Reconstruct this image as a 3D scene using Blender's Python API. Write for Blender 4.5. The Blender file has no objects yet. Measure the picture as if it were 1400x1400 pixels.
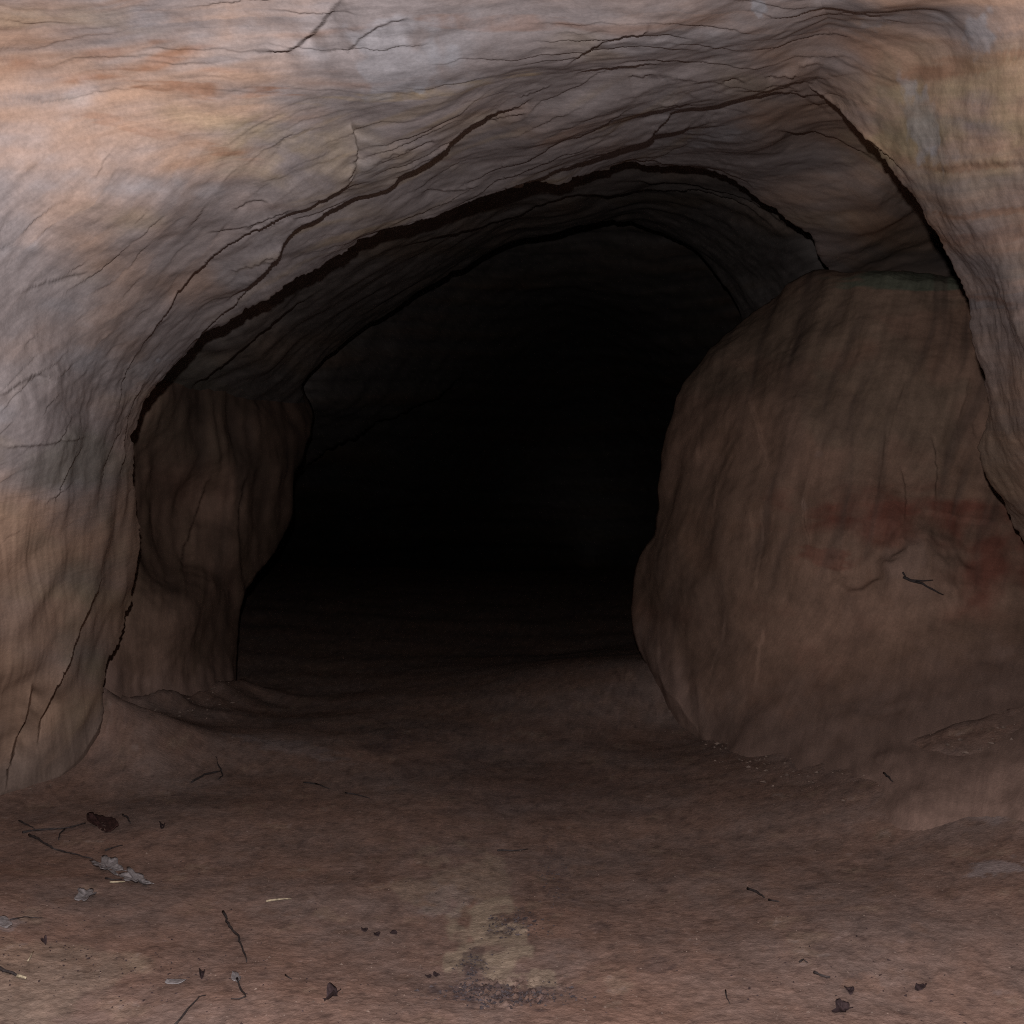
import bpy, bmesh, math, random
import numpy as np
from mathutils import Vector

# ------------------------------------------------------------------ camera, sky, light, exposure
scene = bpy.context.scene
CAM_H = 1.30
F_PX = 1501.0                                   # focal length for a 1400 px wide picture
cam_d = bpy.data.cameras.new('camera'); cam = bpy.data.objects.new('camera', cam_d)
scene.collection.objects.link(cam)
cam.location = (0, 0, CAM_H); cam.rotation_euler = (math.radians(90), 0, 0)
cam_d.sensor_width = 36; cam_d.lens = 36 * F_PX / 1400; cam_d.clip_start = 0.05; cam_d.clip_end = 2000
scene.camera = cam

world = bpy.data.worlds.new('World'); scene.world = world; world.use_nodes = True
wn = world.node_tree.nodes; wl = world.node_tree.links
sky = wn.new('ShaderNodeTexSky'); sky.sky_type = 'NISHITA'; sky.sun_disc = False
SUN_EL, SUN_AZ = math.radians(22), math.radians(205)
sky.sun_elevation = SUN_EL; sky.sun_rotation = SUN_AZ
wl.new(sky.outputs[0], wn['Background'].inputs[0])
wn['Background'].inputs[1].default_value = 0.0012        # dim sky, a faint fill beside the flash

sun_d = bpy.data.lights.new('sun', 'SUN'); sun_d.energy = 0.004; sun_d.angle = math.radians(25); sun_d.color = (1.0, .95, .88)
sun = bpy.data.objects.new('sun', sun_d); scene.collection.objects.link(sun)
sun.rotation_euler = Vector((math.sin(SUN_AZ) * math.cos(SUN_EL), math.cos(SUN_AZ) * math.cos(SUN_EL), math.sin(SUN_EL))).to_track_quat('Z', 'Y').to_euler()

# the photograph is lit by the flash on the camera's hot shoe: a real lamp, a hand's breadth above the lens
fl_d = bpy.data.lights.new('camera_flash', 'SPOT'); fl_d.energy = 565; fl_d.shadow_soft_size = 0.018
fl_d.spot_size = math.radians(130); fl_d.spot_blend = 0.6; fl_d.color = (1.0, .98, .97)
fl = bpy.data.objects.new('camera_flash', fl_d); scene.collection.objects.link(fl)
fl.location = (-0.035, 0.03, CAM_H + 0.21); fl.rotation_euler = (math.radians(94), 0, 0)

scene.cycles.use_denoising = False; scene.cycles.filter_width = 1.1; scene.cycles.max_bounces = 3; scene.cycles.diffuse_bounces = 1
vs = scene.view_settings
vs.view_transform = 'Standard'; vs.look = 'None'; vs.exposure = 0; vs.gamma = 1; vs.use_curve_mapping = False

# ------------------------------------------------------------------ numeric helpers
rng = np.random.RandomState(7); random.seed(7)
PERM = np.tile(rng.permutation(256), 3).astype(np.int32)
GR = rng.randn(256, 3).astype(np.float32); GR /= np.linalg.norm(GR, axis=1)[:, None]

def pn(x, y, z):
    x = np.asarray(x, np.float32); y = np.asarray(y, np.float32) + np.zeros_like(x); z = np.asarray(z, np.float32) + np.zeros_like(x)
    xf, yf, zf = np.floor(x), np.floor(y), np.floor(z)
    xi, yi, zi = (xf.astype(np.int32) & 255), (yf.astype(np.int32) & 255), (zf.astype(np.int32) & 255)
    x, y, z = x - xf, y - yf, z - zf
    u, v, w = x*x*x*(x*(x*6-15)+10), y*y*y*(y*(y*6-15)+10), z*z*z*(z*(z*6-15)+10)
    def g(ix, iy, iz):
        h = PERM[PERM[PERM[xi+ix] + yi+iy] + zi+iz]
        q = GR[h]
        return q[..., 0]*(x-ix) + q[..., 1]*(y-iy) + q[..., 2]*(z-iz)
    a = g(0,0,0); a += u*(g(1,0,0)-a); b = g(0,1,0); b += u*(g(1,1,0)-b); a += v*(b-a)
    c = g(0,0,1); c += u*(g(1,0,1)-c); d = g(0,1,1); d += u*(g(1,1,1)-d); c += v*(d-c)
    return (a + w*(c-a)) * 1.6

def fbm(x, y, z, o=4, gain=.5):
    r = 0; a = 1
    for i in range(o):
        r = r + a*pn(x*2**i + 13.7*i, y*2**i + 7.1*i, z*2**i + 3.3*i); a *= gain
    return r

def sst(a, b, x):
    t = np.clip((x-a)/(b-a), 0, 1); return t*t*(3-2*t)

def spline(P, n):
    """Catmull-Rom through rows of P, n samples evenly spread by the length of the first two columns."""
    P = np.asarray(P, float)
    L = np.r_[0, np.cumsum(np.linalg.norm(np.diff(P[:, :2], axis=0), axis=1) + 6)]
    q = np.linspace(0, L[-1], n); k = np.clip(np.searchsorted(L, q, side='right')-1, 0, len(P)-2)
    t = ((q-L[k])/(L[k+1]-L[k]))[:, None]
    Pe = np.vstack([2*P[0]-P[1], P, 2*P[-1]-P[-2]])
    a, b, c, d = Pe[k], Pe[k+1], Pe[k+2], Pe[k+3]
    m1, m2 = (c-a)*.5, (d-b)*.5
    h = np.clip(1, 1, 1)
    return (2*t**3-3*t**2+1)*b + (t**3-2*t**2+t)*m1 + (-2*t**3+3*t**2)*c + (t**3-t**2)*m2

class TPS:
    def __init__(s, X, f, lam=1e-4):
        X = np.asarray(X, float); n, k = X.shape; s.X = X
        K = s.k(X, X) + lam*np.eye(n); Pm = np.c_[np.ones(n), X]
        A = np.block([[K, Pm], [Pm.T, np.zeros((k+1, k+1))]])
        s.w = np.linalg.solve(A, np.r_[np.asarray(f, float), np.zeros(k+1)])
    def k(s, A, B):
        r2 = ((A[:, None, :]-B[None])**2).sum(-1); return .5*r2*np.log(r2 + 1e-9)
    def __call__(s, *c):
        sh = np.shape(c[0]); Y = np.stack([np.ravel(q) for q in c], 1); out = np.empty(len(Y))
        for i in range(0, len(Y), 60000):
            y = Y[i:i+60000]; out[i:i+60000] = s.k(y, s.X) @ s.w[:len(s.X)] + np.c_[np.ones(len(y)), y] @ s.w[len(s.X):]
        return out.reshape(sh)

def deepen(d):
    d = np.asarray(d, float); return d*(1+.20*np.clip(d-3, 0, None))

def depth_field(ctrl):
    c = np.array(ctrl, float); c[:, 2] = deepen(c[:, 2]); t = TPS(c[:, :2]/700, 1/c[:, 2], 2e-5)
    return lambda u, v: 1/np.clip(t(u/700, v/700), .016, 1.2)

def unproj(u, v, d):
    return np.stack([(u-700)/F_PX*d, d, CAM_H-(v-700)/F_PX*d], -1)
def proj(P):
    return 700+F_PX*P[..., 0]/P[..., 1], 700-F_PX*(P[..., 2]-CAM_H)/P[..., 1]

def normals(P):
    du = np.gradient(P, axis=1); dv = np.gradient(P, axis=0); n = np.cross(du, dv)
    n /= np.linalg.norm(n, axis=-1, keepdims=True) + 1e-12
    n *= np.sign(-(n*(P-np.array([0, 0, CAM_H]))).sum(-1))[..., None]
    for ax in (0, 1):                                   # soften, so that sharp lips do not throw spikes
        k = 9; pad = [(0, 0)]*3; pad[ax] = (k, k); c = np.cumsum(np.pad(n, pad, mode='edge'), axis=ax)
        n = np.take(c, range(2*k, c.shape[ax]), ax)-np.take(c, range(0, c.shape[ax]-2*k), ax)
    return n/(np.linalg.norm(n, axis=-1, keepdims=True) + 1e-12)

def polydist(u, v, poly):
    """signed distance (positive on the right hand of the walking direction, y down) and position along 0..1"""
    p = np.asarray(poly, float); seg = np.linalg.norm(np.diff(p, axis=0), axis=1); cum = np.r_[0, np.cumsum(seg)]
    best = np.full(u.shape, 1e9); sgn = np.ones(u.shape); pos = np.zeros(u.shape)
    for i in range(len(p)-1):
        a, d = p[i], (p[i+1]-p[i])/seg[i]
        ru, rv = u-a[0], v-a[1]; raw = ru*d[0]+rv*d[1]; q = np.clip(raw, 0, seg[i])
        eu, ev = ru-q*d[0], rv-q*d[1]; r = np.hypot(eu, ev); m = r < best
        best = np.where(m, r, best); sgn = np.where(m, np.sign(d[0]*rv-d[1]*ru), sgn); pos = np.where(m, (cum[i]+q)/cum[-1], pos)
    return best*sgn, pos

def steps(P, N, u, v, cracks, base_dir=(0, 1, 0)):
    """each crack: (polyline, height in m, reach in px): the rock on its right hand side steps back behind a sharp lip"""
    off = np.zeros(u.shape)
    for poly, h, reach in cracks:
        p = spline(poly, max(12, len(poly)*5)); s_ = np.linspace(0, 60, len(p))
        tn = np.gradient(p, axis=0); tn /= np.linalg.norm(tn, axis=1)[:, None]
        jit = 2.4*pn(s_*.35+poly[0][0], 0*s_, 0*s_+h*31) + 1.6*pn(s_*1.1+poly[0][1], 0*s_+5, 0*s_)
        p = p + np.c_[-tn[:, 1], tn[:, 0]]*jit[:, None]
        lo, hi = p.min(0)-reach*3, p.max(0)+reach*3
        m = (u > lo[0]) & (u < hi[0]) & (v > lo[1]) & (v < hi[1])
        if not m.any(): continue
        d, pos = polydist(u[m], v[m], p)
        ch = p[-1]-p[0]; pos = np.clip(((u[m]-p[0, 0])*ch[0]+(v[m]-p[0, 1])*ch[1])/(ch@ch), 0, 1)     # along the chord: no seams at the bends
        tap = sst(0, .22, np.minimum(pos, 1-pos)) * (.8+.45*pn(pos*5+poly[0][0], 0*pos, 0*pos))
        inside = np.where(d > 0, np.exp(-d/reach), 0)*np.clip(d/1.5, 0, 1)
        lip = np.where(d <= 0, .35*np.exp(d/(reach*.35)), 0)
        off[m] += h*tap*(inside-lip)
    D = np.asarray(base_dir)*.75 - N*.45
    return P + off[..., None]*D

def value_var(P):
    x, y, z = P[..., 0], P[..., 1], P[..., 2]
    return .5 + .20*fbm(x*9, y*9, z*9, 3, .65) + .20*fbm(x*3, y*3, z*27, 4, .65) + .10*pn(x*38, y*38, z*38)

def mesh_obj(name, P, masks, mat, kind='structure', flip=False, parent=None):
    nr, nc = P.shape[:2]; me = bpy.data.meshes.new(name)
    i = np.arange(nr*nc).reshape(nr, nc)
    q = np.stack([i[:-1, :-1], i[:-1, 1:], i[1:, 1:], i[1:, :-1]], -1).reshape(-1, 4)
    if flip: q = q[:, ::-1]
    me.vertices.add(nr*nc); me.vertices.foreach_set('co', P.reshape(-1).astype(np.float32))
    me.loops.add(q.size); me.loops.foreach_set('vertex_index', q.reshape(-1).astype(np.int32))
    me.polygons.add(len(q)); me.polygons.foreach_set('loop_start', np.arange(0, q.size, 4, dtype=np.int32))
    me.update(calc_edges=True)
    me.polygons.foreach_set('use_smooth', np.ones(len(q), bool))
    masks = dict(masks); bed = masks.pop('bed', None)
    if bed is not None:
        a = me.attributes.new('bed', 'FLOAT_VECTOR', 'POINT'); q3 = np.stack([np.broadcast_to(c, (nr, nc)) for c in bed], -1)
        a.data.foreach_set('vector', q3.reshape(-1).astype(np.float32))
    for k, chan in masks.items():
        a = me.color_attributes.new(k, 'FLOAT_COLOR', 'POINT')
        full = np.ones((nr*nc, 4), np.float32)
        if k == 'mask_a' and len(chan) < 4: chan = list(chan)+[value_var(P)]
        for j, c in enumerate(chan): full[:, j] = np.clip(np.broadcast_to(c, (nr, nc)), 0, 1).reshape(-1)
        a.data.foreach_set('color', full.reshape(-1))
    me.materials.append(mat)
    o = bpy.data.objects.new(name, me); scene.collection.objects.link(o)
    if parent: o.parent = parent
    if kind: o['kind'] = kind
    return o

# ------------------------------------------------------------------ materials
def new_mat(name):
    m = bpy.data.materials.new(name); m.use_nodes = True
    return m, m.node_tree.nodes, m.node_tree.links, m.node_tree.nodes['Principled BSDF']

def mix(n, l, fac, a, b):
    m = n.new('ShaderNodeMix'); m.data_type = 'RGBA'
    for sock, v in ((m.inputs[0], fac), (m.inputs[6], a), (m.inputs[7], b)):
        if isinstance(v, (tuple, float, int)): sock.default_value = v if not isinstance(v, tuple) else (*v, 1)
        else: l.new(v, sock)
    return m.outputs[2]

def ramp(n, l, src, a, b):
    r = n.new('ShaderNodeMapRange'); r.inputs[1].default_value = a; r.inputs[2].default_value = b; r.interpolation_type = 'SMOOTHSTEP'
    l.new(src, r.inputs[0]); return r.outputs[0]

def noise(n, l, vec, scale, detail=6, rough=.6, sc=None):
    if sc:
        mp = n.new('ShaderNodeMapping'); mp.inputs['Scale'].default_value = sc; l.new(vec, mp.inputs[0]); vec = mp.outputs[0]
    t = n.new('ShaderNodeTexNoise'); t.inputs['Scale'].default_value = scale; t.inputs['Detail'].default_value = detail; t.inputs['Roughness'].default_value = rough
    l.new(vec, t.inputs['Vector']); return t.outputs[0]

def rock_material(name, grey, warm, ochre, red, green, pale, dark, spec=.18, streak=.28, bump=.006):
    """masks A: warm, ochre, red / B: green, pale, dark streaks"""
    m, n, l, bs = new_mat(name)
    co = n.new('ShaderNodeTexCoord').outputs['Object']
    aA = n.new('ShaderNodeAttribute'); aA.attribute_name = 'mask_a'; sA = n.new('ShaderNodeSeparateColor'); l.new(aA.outputs['Color'], sA.inputs[0])
    aB = n.new('ShaderNodeAttribute'); aB.attribute_name = 'mask_b'; sB = n.new('ShaderNodeSeparateColor'); l.new(aB.outputs['Color'], sB.inputs[0])
    n2 = noise(n, l, co, 75, 3, .7)
    ab = n.new('ShaderNodeAttribute'); ab.attribute_name = 'bed'; nb = noise(n, l, ab.outputs['Vector'], 1, 4, .68)     # streaks that follow the bedding
    c = mix(n, l, sA.outputs[0], grey, warm)
    c = mix(n, l, sA.outputs[1], c, ochre)
    c = mix(n, l, sA.outputs[2], c, red)
    c = mix(n, l, sB.outputs[0], c, green)
    c = mix(n, l, sB.outputs[1], c, pale)
    c = mix(n, l, sB.outputs[2], c, dark)
    def val(src, lo, hi):
        r = n.new('ShaderNodeMapRange'); r.inputs[1].default_value = .25; r.inputs[2].default_value = .75; r.inputs[3].default_value = lo; r.inputs[4].default_value = hi
        l.new(src, r.inputs[0]); return r.outputs[0]
    mul = n.new('ShaderNodeMath'); mul.operation = 'MULTIPLY'; l.new(val(n2, .84, 1.16), mul.inputs[0]); l.new(val(nb, 1-streak, 1+streak), mul.inputs[1])
    mul2 = n.new('ShaderNodeMath'); mul2.operation = 'MULTIPLY'; l.new(mul.outputs[0], mul2.inputs[0])
    r = n.new('ShaderNodeMapRange'); r.inputs[3].default_value = .55; r.inputs[4].default_value = 1.45; l.new(aA.outputs['Alpha'], r.inputs[0]); l.new(r.outputs[0], mul2.inputs[1])
    vm = n.new('ShaderNodeVectorMath'); vm.operation = 'SCALE'; l.new(c, vm.inputs[0]); l.new(mul2.outputs[0], vm.inputs['Scale'])
    l.new(vm.outputs[0], bs.inputs['Base Color'])
    bs.inputs['Roughness'].default_value = .82; bs.inputs['Specular IOR Level'].default_value = spec
    bp = n.new('ShaderNodeBump'); bp.inputs['Strength'].default_value = .5; bp.inputs['Distance'].default_value = bump
    hh = n.new('ShaderNodeMath'); hh.operation = 'MULTIPLY_ADD'; hh.inputs[1].default_value = .55; l.new(n2, hh.inputs[0]); l.new(nb, hh.inputs[2])
    l.new(hh.outputs[0], bp.inputs['Height']); l.new(bp.outputs[0], bs.inputs['Normal'])
    return m

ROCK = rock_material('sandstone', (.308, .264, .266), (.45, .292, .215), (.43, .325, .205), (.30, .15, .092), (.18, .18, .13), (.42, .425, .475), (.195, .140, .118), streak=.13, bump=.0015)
VAULT = rock_material('shaded_sandstone', (.190, .160, .152), (.232, .165, .130), (.195, .155, .11), (.17, .095, .07), (.135, .14, .10), (.26, .26, .29), (.105, .085, .08), streak=.16)  # inner rock: sandstone darkened in colour for the light lost with depth
BOULDER = rock_material('clay_sandstone', (.228, .138, .101), (.282, .165, .122), (.22, .155, .10), (.185, .066, .047), (.135, .135, .10), (.262, .176, .152), (.115, .076, .062), streak=.15, bump=.006)
EARTH = rock_material('trodden_earth', (.238, .168, .148), (.270, .163, .128), (.40, .31, .235), (.25, .135, .09), (.17, .15, .12), (.36, .31, .32), (.075, .053, .056), .12, streak=.14, bump=.010)

def simple_mat(name, col, rough=.8, var=.5, scale=60, spec=.2):
    m, n, l, bs = new_mat(name); co = n.new('ShaderNodeTexCoord').outputs['Object']
    lo = tuple(c*(1-var) for c in col); hi = tuple(min(1, c*(1+var)) for c in col)
    l.new(mix(n, l, ramp(n, l, noise(n, l, co, scale, 6, .7), .3, .7), lo, hi), bs.inputs['Base Color'])
    bs.inputs['Roughness'].default_value = rough; bs.inputs['Specular IOR Level'].default_value = spec
    bp = n.new('ShaderNodeBump'); bp.inputs['Strength'].default_value = .5; bp.inputs['Distance'].default_value = .003
    l.new(noise(n, l, co, scale*2, 5, .6), bp.inputs['Height']); l.new(bp.outputs[0], bs.inputs['Normal'])
    return m

BARK = simple_mat('dark_bark', (.045, .035, .035))
STRAW = simple_mat('pale_straw', (.42, .34, .24))
LEAF_PALE = simple_mat('bleached_leaf', (.26, .23, .235), var=.35)
LEAF_DARK = simple_mat('dark_leaf', (.045, .028, .030))
LEAF_RED = simple_mat('red_brown_leaf', (.055, .026, .024))
CHAR = simple_mat('charred_crumbs', (.062, .048, .052))
CRUMB = simple_mat('earth_crumbs', (.20, .142, .118))

# ------------------------------------------------------------------ rock sheets
def blob(u, v, cu, cv, ru, rv, ang=0, wob=.35, seed=0, soft=0.):
    a = math.radians(ang); x = (u-cu)*math.cos(a)+(v-cv)*math.sin(a); y = -(u-cu)*math.sin(a)+(v-cv)*math.cos(a)
    r = np.sqrt((x/ru)**2+(y/rv)**2) + wob*fbm(u/ru*1.4+seed, v/rv*1.4, 0*u+seed, 3)
    return 1-sst(.75-.55*soft, 1.1+.6*soft, r)

def loft(pairs, nc, nr, power, depth, jag=0., round_px=14, round_m=.05, ret=14, back=1.0, out=.35, lastdense=True):
    """pairs: (lip u, lip v, outer u, outer v). rows run from the outer edge to the lip, then turn behind it."""
    S = spline(pairs, nc); lip, outr = S[:, :2].copy(), S[:, 2:].copy()
    tn = np.gradient(lip, axis=0); tn /= np.linalg.norm(tn, axis=1)[:, None]+1e-9; nn = np.c_[-tn[:, 1], tn[:, 0]]
    q = np.cumsum(np.r_[0, np.linalg.norm(np.diff(lip, axis=0), axis=1)])
    if jag:
        j = pn(q/60, 0*q, 0*q+2)*1.4 + pn(q/22, 0*q, 0*q+9)*.8 + .5*pn(q/8, 0*q, 0*q+4)
        bl = np.floor((pn(q/45, 0*q+3, 0*q)*1.5)*2)/2                      # blocky breaks
        lip += nn*((j+1.1*bl)*jag)[:, None]
    tt = np.linspace(0, 1, 200)[:, None, None]; g = outr[None]*(1-tt)+lip[None]*tt
    ins = (g[..., 0] > -60) & (g[..., 0] < 1460) & (g[..., 1] > -60) & (g[..., 1] < 1460)
    te = np.where(ins.any(0), tt[ins.argmax(0), 0, 0], .5); te = np.convolve(np.pad(np.clip(te, 0, .93), 12, mode='edge'), np.ones(25)/25, 'valid')
    n0 = int(nr*.1); tau = np.linspace(0, 1, nr-n0)
    t = np.concatenate([te[None]*np.linspace(0, 1, n0, endpoint=False)[:, None], te[None]+(1-te[None])*(1-(1-tau)**power)[:, None]], 0)[..., None]
    uv = outr[None]*(1-t) + lip[None]*t
    u, v = uv[..., 0], uv[..., 1]
    d = depth(u, v)
    x = np.clip(1-np.linalg.norm(uv-lip[None], axis=-1)/round_px, 0, 1)
    d = d + round_m*(1-np.sqrt(np.clip(1-x*x, 0, 1)))
    P = unproj(u, v, d)
    e = uv[-40]-uv[-1]; o3 = np.c_[e[:, 0], 0*e[:, 0], -e[:, 1]]; o3 /= np.linalg.norm(o3, axis=1)[:, None]+1e-9
    return u, v, P, o3, dict(ret=ret, back=back, out=out)

def finish_return(P, o3, r):
    rows = []; ray = P[-1]-np.array([0, 0, CAM_H]); ray = ray/ray[:, 1:2]      # rows go back along, and open away from, the line of sight
    for k in range(1, r['ret']+1):
        s = k/r['ret']
        rows.append(P[-1] + ray*(r['back']*s) + o3*(r['out']*(s**.8)))
    return np.concatenate([P, np.stack(rows)], 0)

def ext(a, n):
    return np.concatenate([a, np.repeat(a[-1:], n, 0)], 0)

def rough(P, N, amp=1., strat=1., fine=1.):
    x, y, z = P[..., 0], P[..., 1], P[..., 2]
    h = .035*pn(x*1.7, y*1.7, z*1.9) + .009*pn(x*4.3, y*4.3, z*5.5)
    h = h + fine*.0035*fbm(x*10, y*10, z*16, 2)
    w = z + .05*pn(x*1.3, y*1.3, z*1.3)
    b = fbm(x*1.6, y*1.6, w*24, 2, .5)
    h = amp*h + strat*.003*b
    return P + N*h[..., None], b

def front_rock(u, v, P, N):
    """relief and colour masks of the pale rock round the mouth, the same on every sheet it is built of"""
    Ui, Vi = (u-700)/430, (v-700)/430
    low = sst(560, 700, v)*(1-sst(200, 320, u))
    P, bed = rough(P, N, 1.0, .9*(1-.9*low), 1-.8*low)
    br = fbm(Ui*5, Vi*9, 0*u+51, 4, .6)                                   # breaks patches up
    ang = math.radians(-42); a_, b_ = Ui*math.cos(ang)+Vi*math.sin(ang), -Ui*math.sin(ang)+Vi*math.cos(ang)
    rip = fbm(a_*2.2, b_*15+.5*pn(Ui*3, Vi*3, 0*u), 0*u+4, 3, .5)
    mleft = (1-sst(380, 560, u+.35*v))*sst(130, 260, v)*(1-sst(640, 820, v))
    mtop = 1-sst(230, 420, v-.18*(u-700))
    mright = sst(1120, 1240, u)
    hb = fbm(Ui*1.3, (Vi+.10*Ui*(1-mright)+.06*pn(Ui*1.7, Vi*1.7, 0*u))*17, 0*u+8, 3, .55)
    ang2 = math.radians(-24); a2, b2 = Ui*math.cos(ang2)+Vi*math.sin(ang2), -Ui*math.sin(ang2)+Vi*math.cos(ang2)
    hb2 = fbm(a2*1.5, b2*24+.8*pn(Ui*2, Vi*2, 0*u), 0*u+18, 3, .55)
    mbrow = sst(250, 420, u)*(1-sst(900, 1050, u))*sst(90, 170, v)
    low = sst(560, 700, v)*(1-sst(200, 320, u)); vst = fbm(Ui*11+.6*pn(Ui*2, Vi*2, 0*u), Vi*1.3, 0*u+5, 4)
    def lam(b, along, seed, thr):
        """thin beds: each breaks off in a sharp little ledge over part of its length; also one tone per bed"""
        k = np.floor(b); f = b-k
        on = np.clip(pn(along*1.6+seed, k*5.37+seed, 0*u+seed)*1.6-thr, 0, 1)
        return on*(1-f), pn(along*.7+k*.61, k*7.13+seed, 0*u)
    wrp = .7*pn(Ui*1.8, Vi*1.8, 0*u+40) + .35*pn(Ui*5, Vi*5, 0*u+41) + .12*pn(Ui*16, Vi*16, 0*u+42)
    l1, t1 = lam((Vi+.10*Ui*(1-mright))*17+wrp*1.1, Ui, 3, .42); l2, t2 = lam(b2*26+wrp*1.8, a2, 11, .22); l3, t3 = lam(b_*21+wrp*1.3, a_*4.5, 19, .05)
    l4, t4 = lam(b2*60+wrp*2.5, a2*1.5, 23, .1); l5, t5 = lam(Vi*44+wrp*2.5, Ui*1.5, 29, .2)
    wt0 = np.maximum(mtop, mright)*(1-mleft)*(1-mbrow); wb0 = mbrow*(1-mleft)
    tone = wt0*(.6*t1+.4*t5) + wb0*(.6*t2+.4*t4) + .6*mleft*t3
    P = P + N*(.0035*mleft*rip + .0016*wt0*hb + .0016*mbrow*hb2 + .011*low*vst - .012*wt0*(1-.6*mright)*l1 - .016*wb0*l2 - .008*mleft*l3 - .007*wb0*l4 - .007*wt0*(1-.6*mright)*l5)[..., None]
    big = fbm(Ui*1.3+4, Vi*2.4, 0*u+1, 4)
    warm = sst(-.35, .9, big + .25*hb*mtop + .45*tone - .15*mleft + .6*low - .2*mbrow + .45*mright + .6*blob(u, v, 150, 165, 330, 70, 3, .5, 3, 1))
    ochre = (.45*blob(u, v, 420, 205, 130, 50, 10, .6, 8, 1) + .7*blob(u, v, 590, 118, 150, 9, -8, .5, 2) + .85*blob(u, v, 1350, 165, 130, 80, 0, .5, 3, 1) + .6*blob(u, v, 1215, 170, 55, 60, 45, .6, 3, .6))*sst(-.9, .5, br) + .4*mbrow*sst(.1, .7, hb2) + .3*sst(.3, .9, fbm(Ui*2, Vi*6, 0*u+31, 3))
    red = (.8*blob(u, v, 110, 88, 190, 24, -6, .6, 5)*sst(-.3, .5, hb) + .8*blob(u, v, 290, 122, 110, 10, 3, .6, 6) + .4*blob(u, v, 680, 28, 120, 10, 4, .5, 7) + .45*blob(u, v, 220, 182, 130, 8, 14, .5, 1)
           + .6*blob(u, v, 1340, 324, 120, 9, -4, .6, 4) + .5*blob(u, v, 1360, 292, 90, 5, 0, .6, 5) + .55*blob(u, v, 1310, 92, 100, 12, -10, .6, 6) + .5*blob(u, v, 1370, 413, 60, 5, 8, .5, 6) + .5*blob(u, v, 1330, 228, 90, 5, -2, .6, 6) + .4*blob(u, v, 1385, 520, 14, 22, 0, .5, 6))*sst(-.8, .4, br) + .3*sst(.4, .9, hb)*np.maximum(mtop, mright)
    pale = .38*sst(.25, .8, fbm(Ui*3+9, Vi*5, 0*u+2, 4))*(mtop+mleft)*(1-mright)*.7 + .75*blob(u, v, 1038, 12, 11, 12, 0, .3, 2) + .5*blob(u, v, 572, 115, 9, 7, 0, .3, 2) + .4*blob(u, v, 540, 75, 70, 55, 0, .6, 4) + .3*blob(u, v, 975, 190, 40, 14, -12, .5, 4) + .9*blob(u, v, 213, 490, 3.5, 3, 0, .2, 1)  # cloudy first term paints a bluish sky sheen; the blobs are pale marks
    pale = pale + (.5*blob(u, v, 1340, 48, 24, 30, 0, .6, 3) + .45*blob(u, v, 1265, 165, 24, 55, -20, .7, 2) + .4*blob(u, v, 1192, 35, 22, 14, 0, .6, 3) + .3*blob(u, v, 1255, 30, 45, 9, 0, .6, 9) + .25*blob(u, v, 1290, 210, 22, 14, 0, .6, 9))*sst(-1, .3, br)
    darkm = .35*sst(.1, .8, hb2)*mbrow + .25*sst(.25, .9, hb)*mtop + .2*sst(.3, .9, rip)*mleft + .35*sst(.3, .9, -tone) + .4*sst(.2, .8, vst)*low + .25*sst(.3, .9, -hb)*mright
    green = .35*sst(450, 620, v)*(1-sst(60, 160, np.abs(u-150)))*sst(0, .6, fbm(Ui*4, Vi*4, 0*u, 3)) + .25*blob(u, v, 1240, 150, 40, 70, -30, .5, 3) + .25*sst(520, 640, v)*mright*(1-sst(1370, 1420, u))
    g1 = fbm(a_*6, b_*40, 0*u+70, 2, .5); g2 = fbm(Ui*4, (Vi+.1*Ui*(1-mright))*40, 0*u+71, 2, .5); g3 = fbm(a2*5, b2*44, 0*u+72, 2, .5); g4 = fbm(Ui*30, Vi*5, 0*u+73, 2, .5)
    wl_, wb, wt, wv = mleft, mbrow*(1-mleft), np.maximum(mtop, mright)*(1-mbrow)*(1-mleft), low*(1-mleft)
    grain = .5 + .11*(1.4*wl_*g1+wb*1.2*g3+wt*(1-.5*mright)*g2+wv*g4) + .09*fbm(Ui*7, Vi*9, 0*u+74, 4, .6) + .06*(wl_*rip+wb*hb2+wt*hb) + .15*tone
    sw = wl_+wb+wt+wv+1e-3
    def turn(cu, cv, deg, base):                        # bedding that turns about a point of the wall, in step with the beds beside it
        q = math.radians(deg); x, y = Ui-(cu-700)/430, Vi-(cv-700)/430
        return x*math.cos(q)+y*math.sin(q), -x*math.sin(q)+y*math.cos(q)+base
    bt = Vi+.1*Ui*(1-mright); bl_ = turn(150, 215, -36, (215-700)/430+.1*(150-700)/430); bb_ = turn(480, 170, -22, (170-700)/430+.1*(480-700)/430); bv_ = turn(60, 640, -78, bl_[1].mean()*0+.35)
    bed = ((wl_*bl_[0]+wb*bb_[0]+wt*Ui+wv*bv_[0])/sw*6, (wl_*bl_[1]+wb*bb_[1]+wt*bt+wv*bv_[1])/sw*56 + 1.5*wrp, 0*u)
    return P, bed, grain, warm, np.clip(ochre, 0, .8), np.clip(.9*red, 0, .8), green, np.clip(pale, 0, .7), np.clip(.45*darkm, 0, .8)

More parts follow.
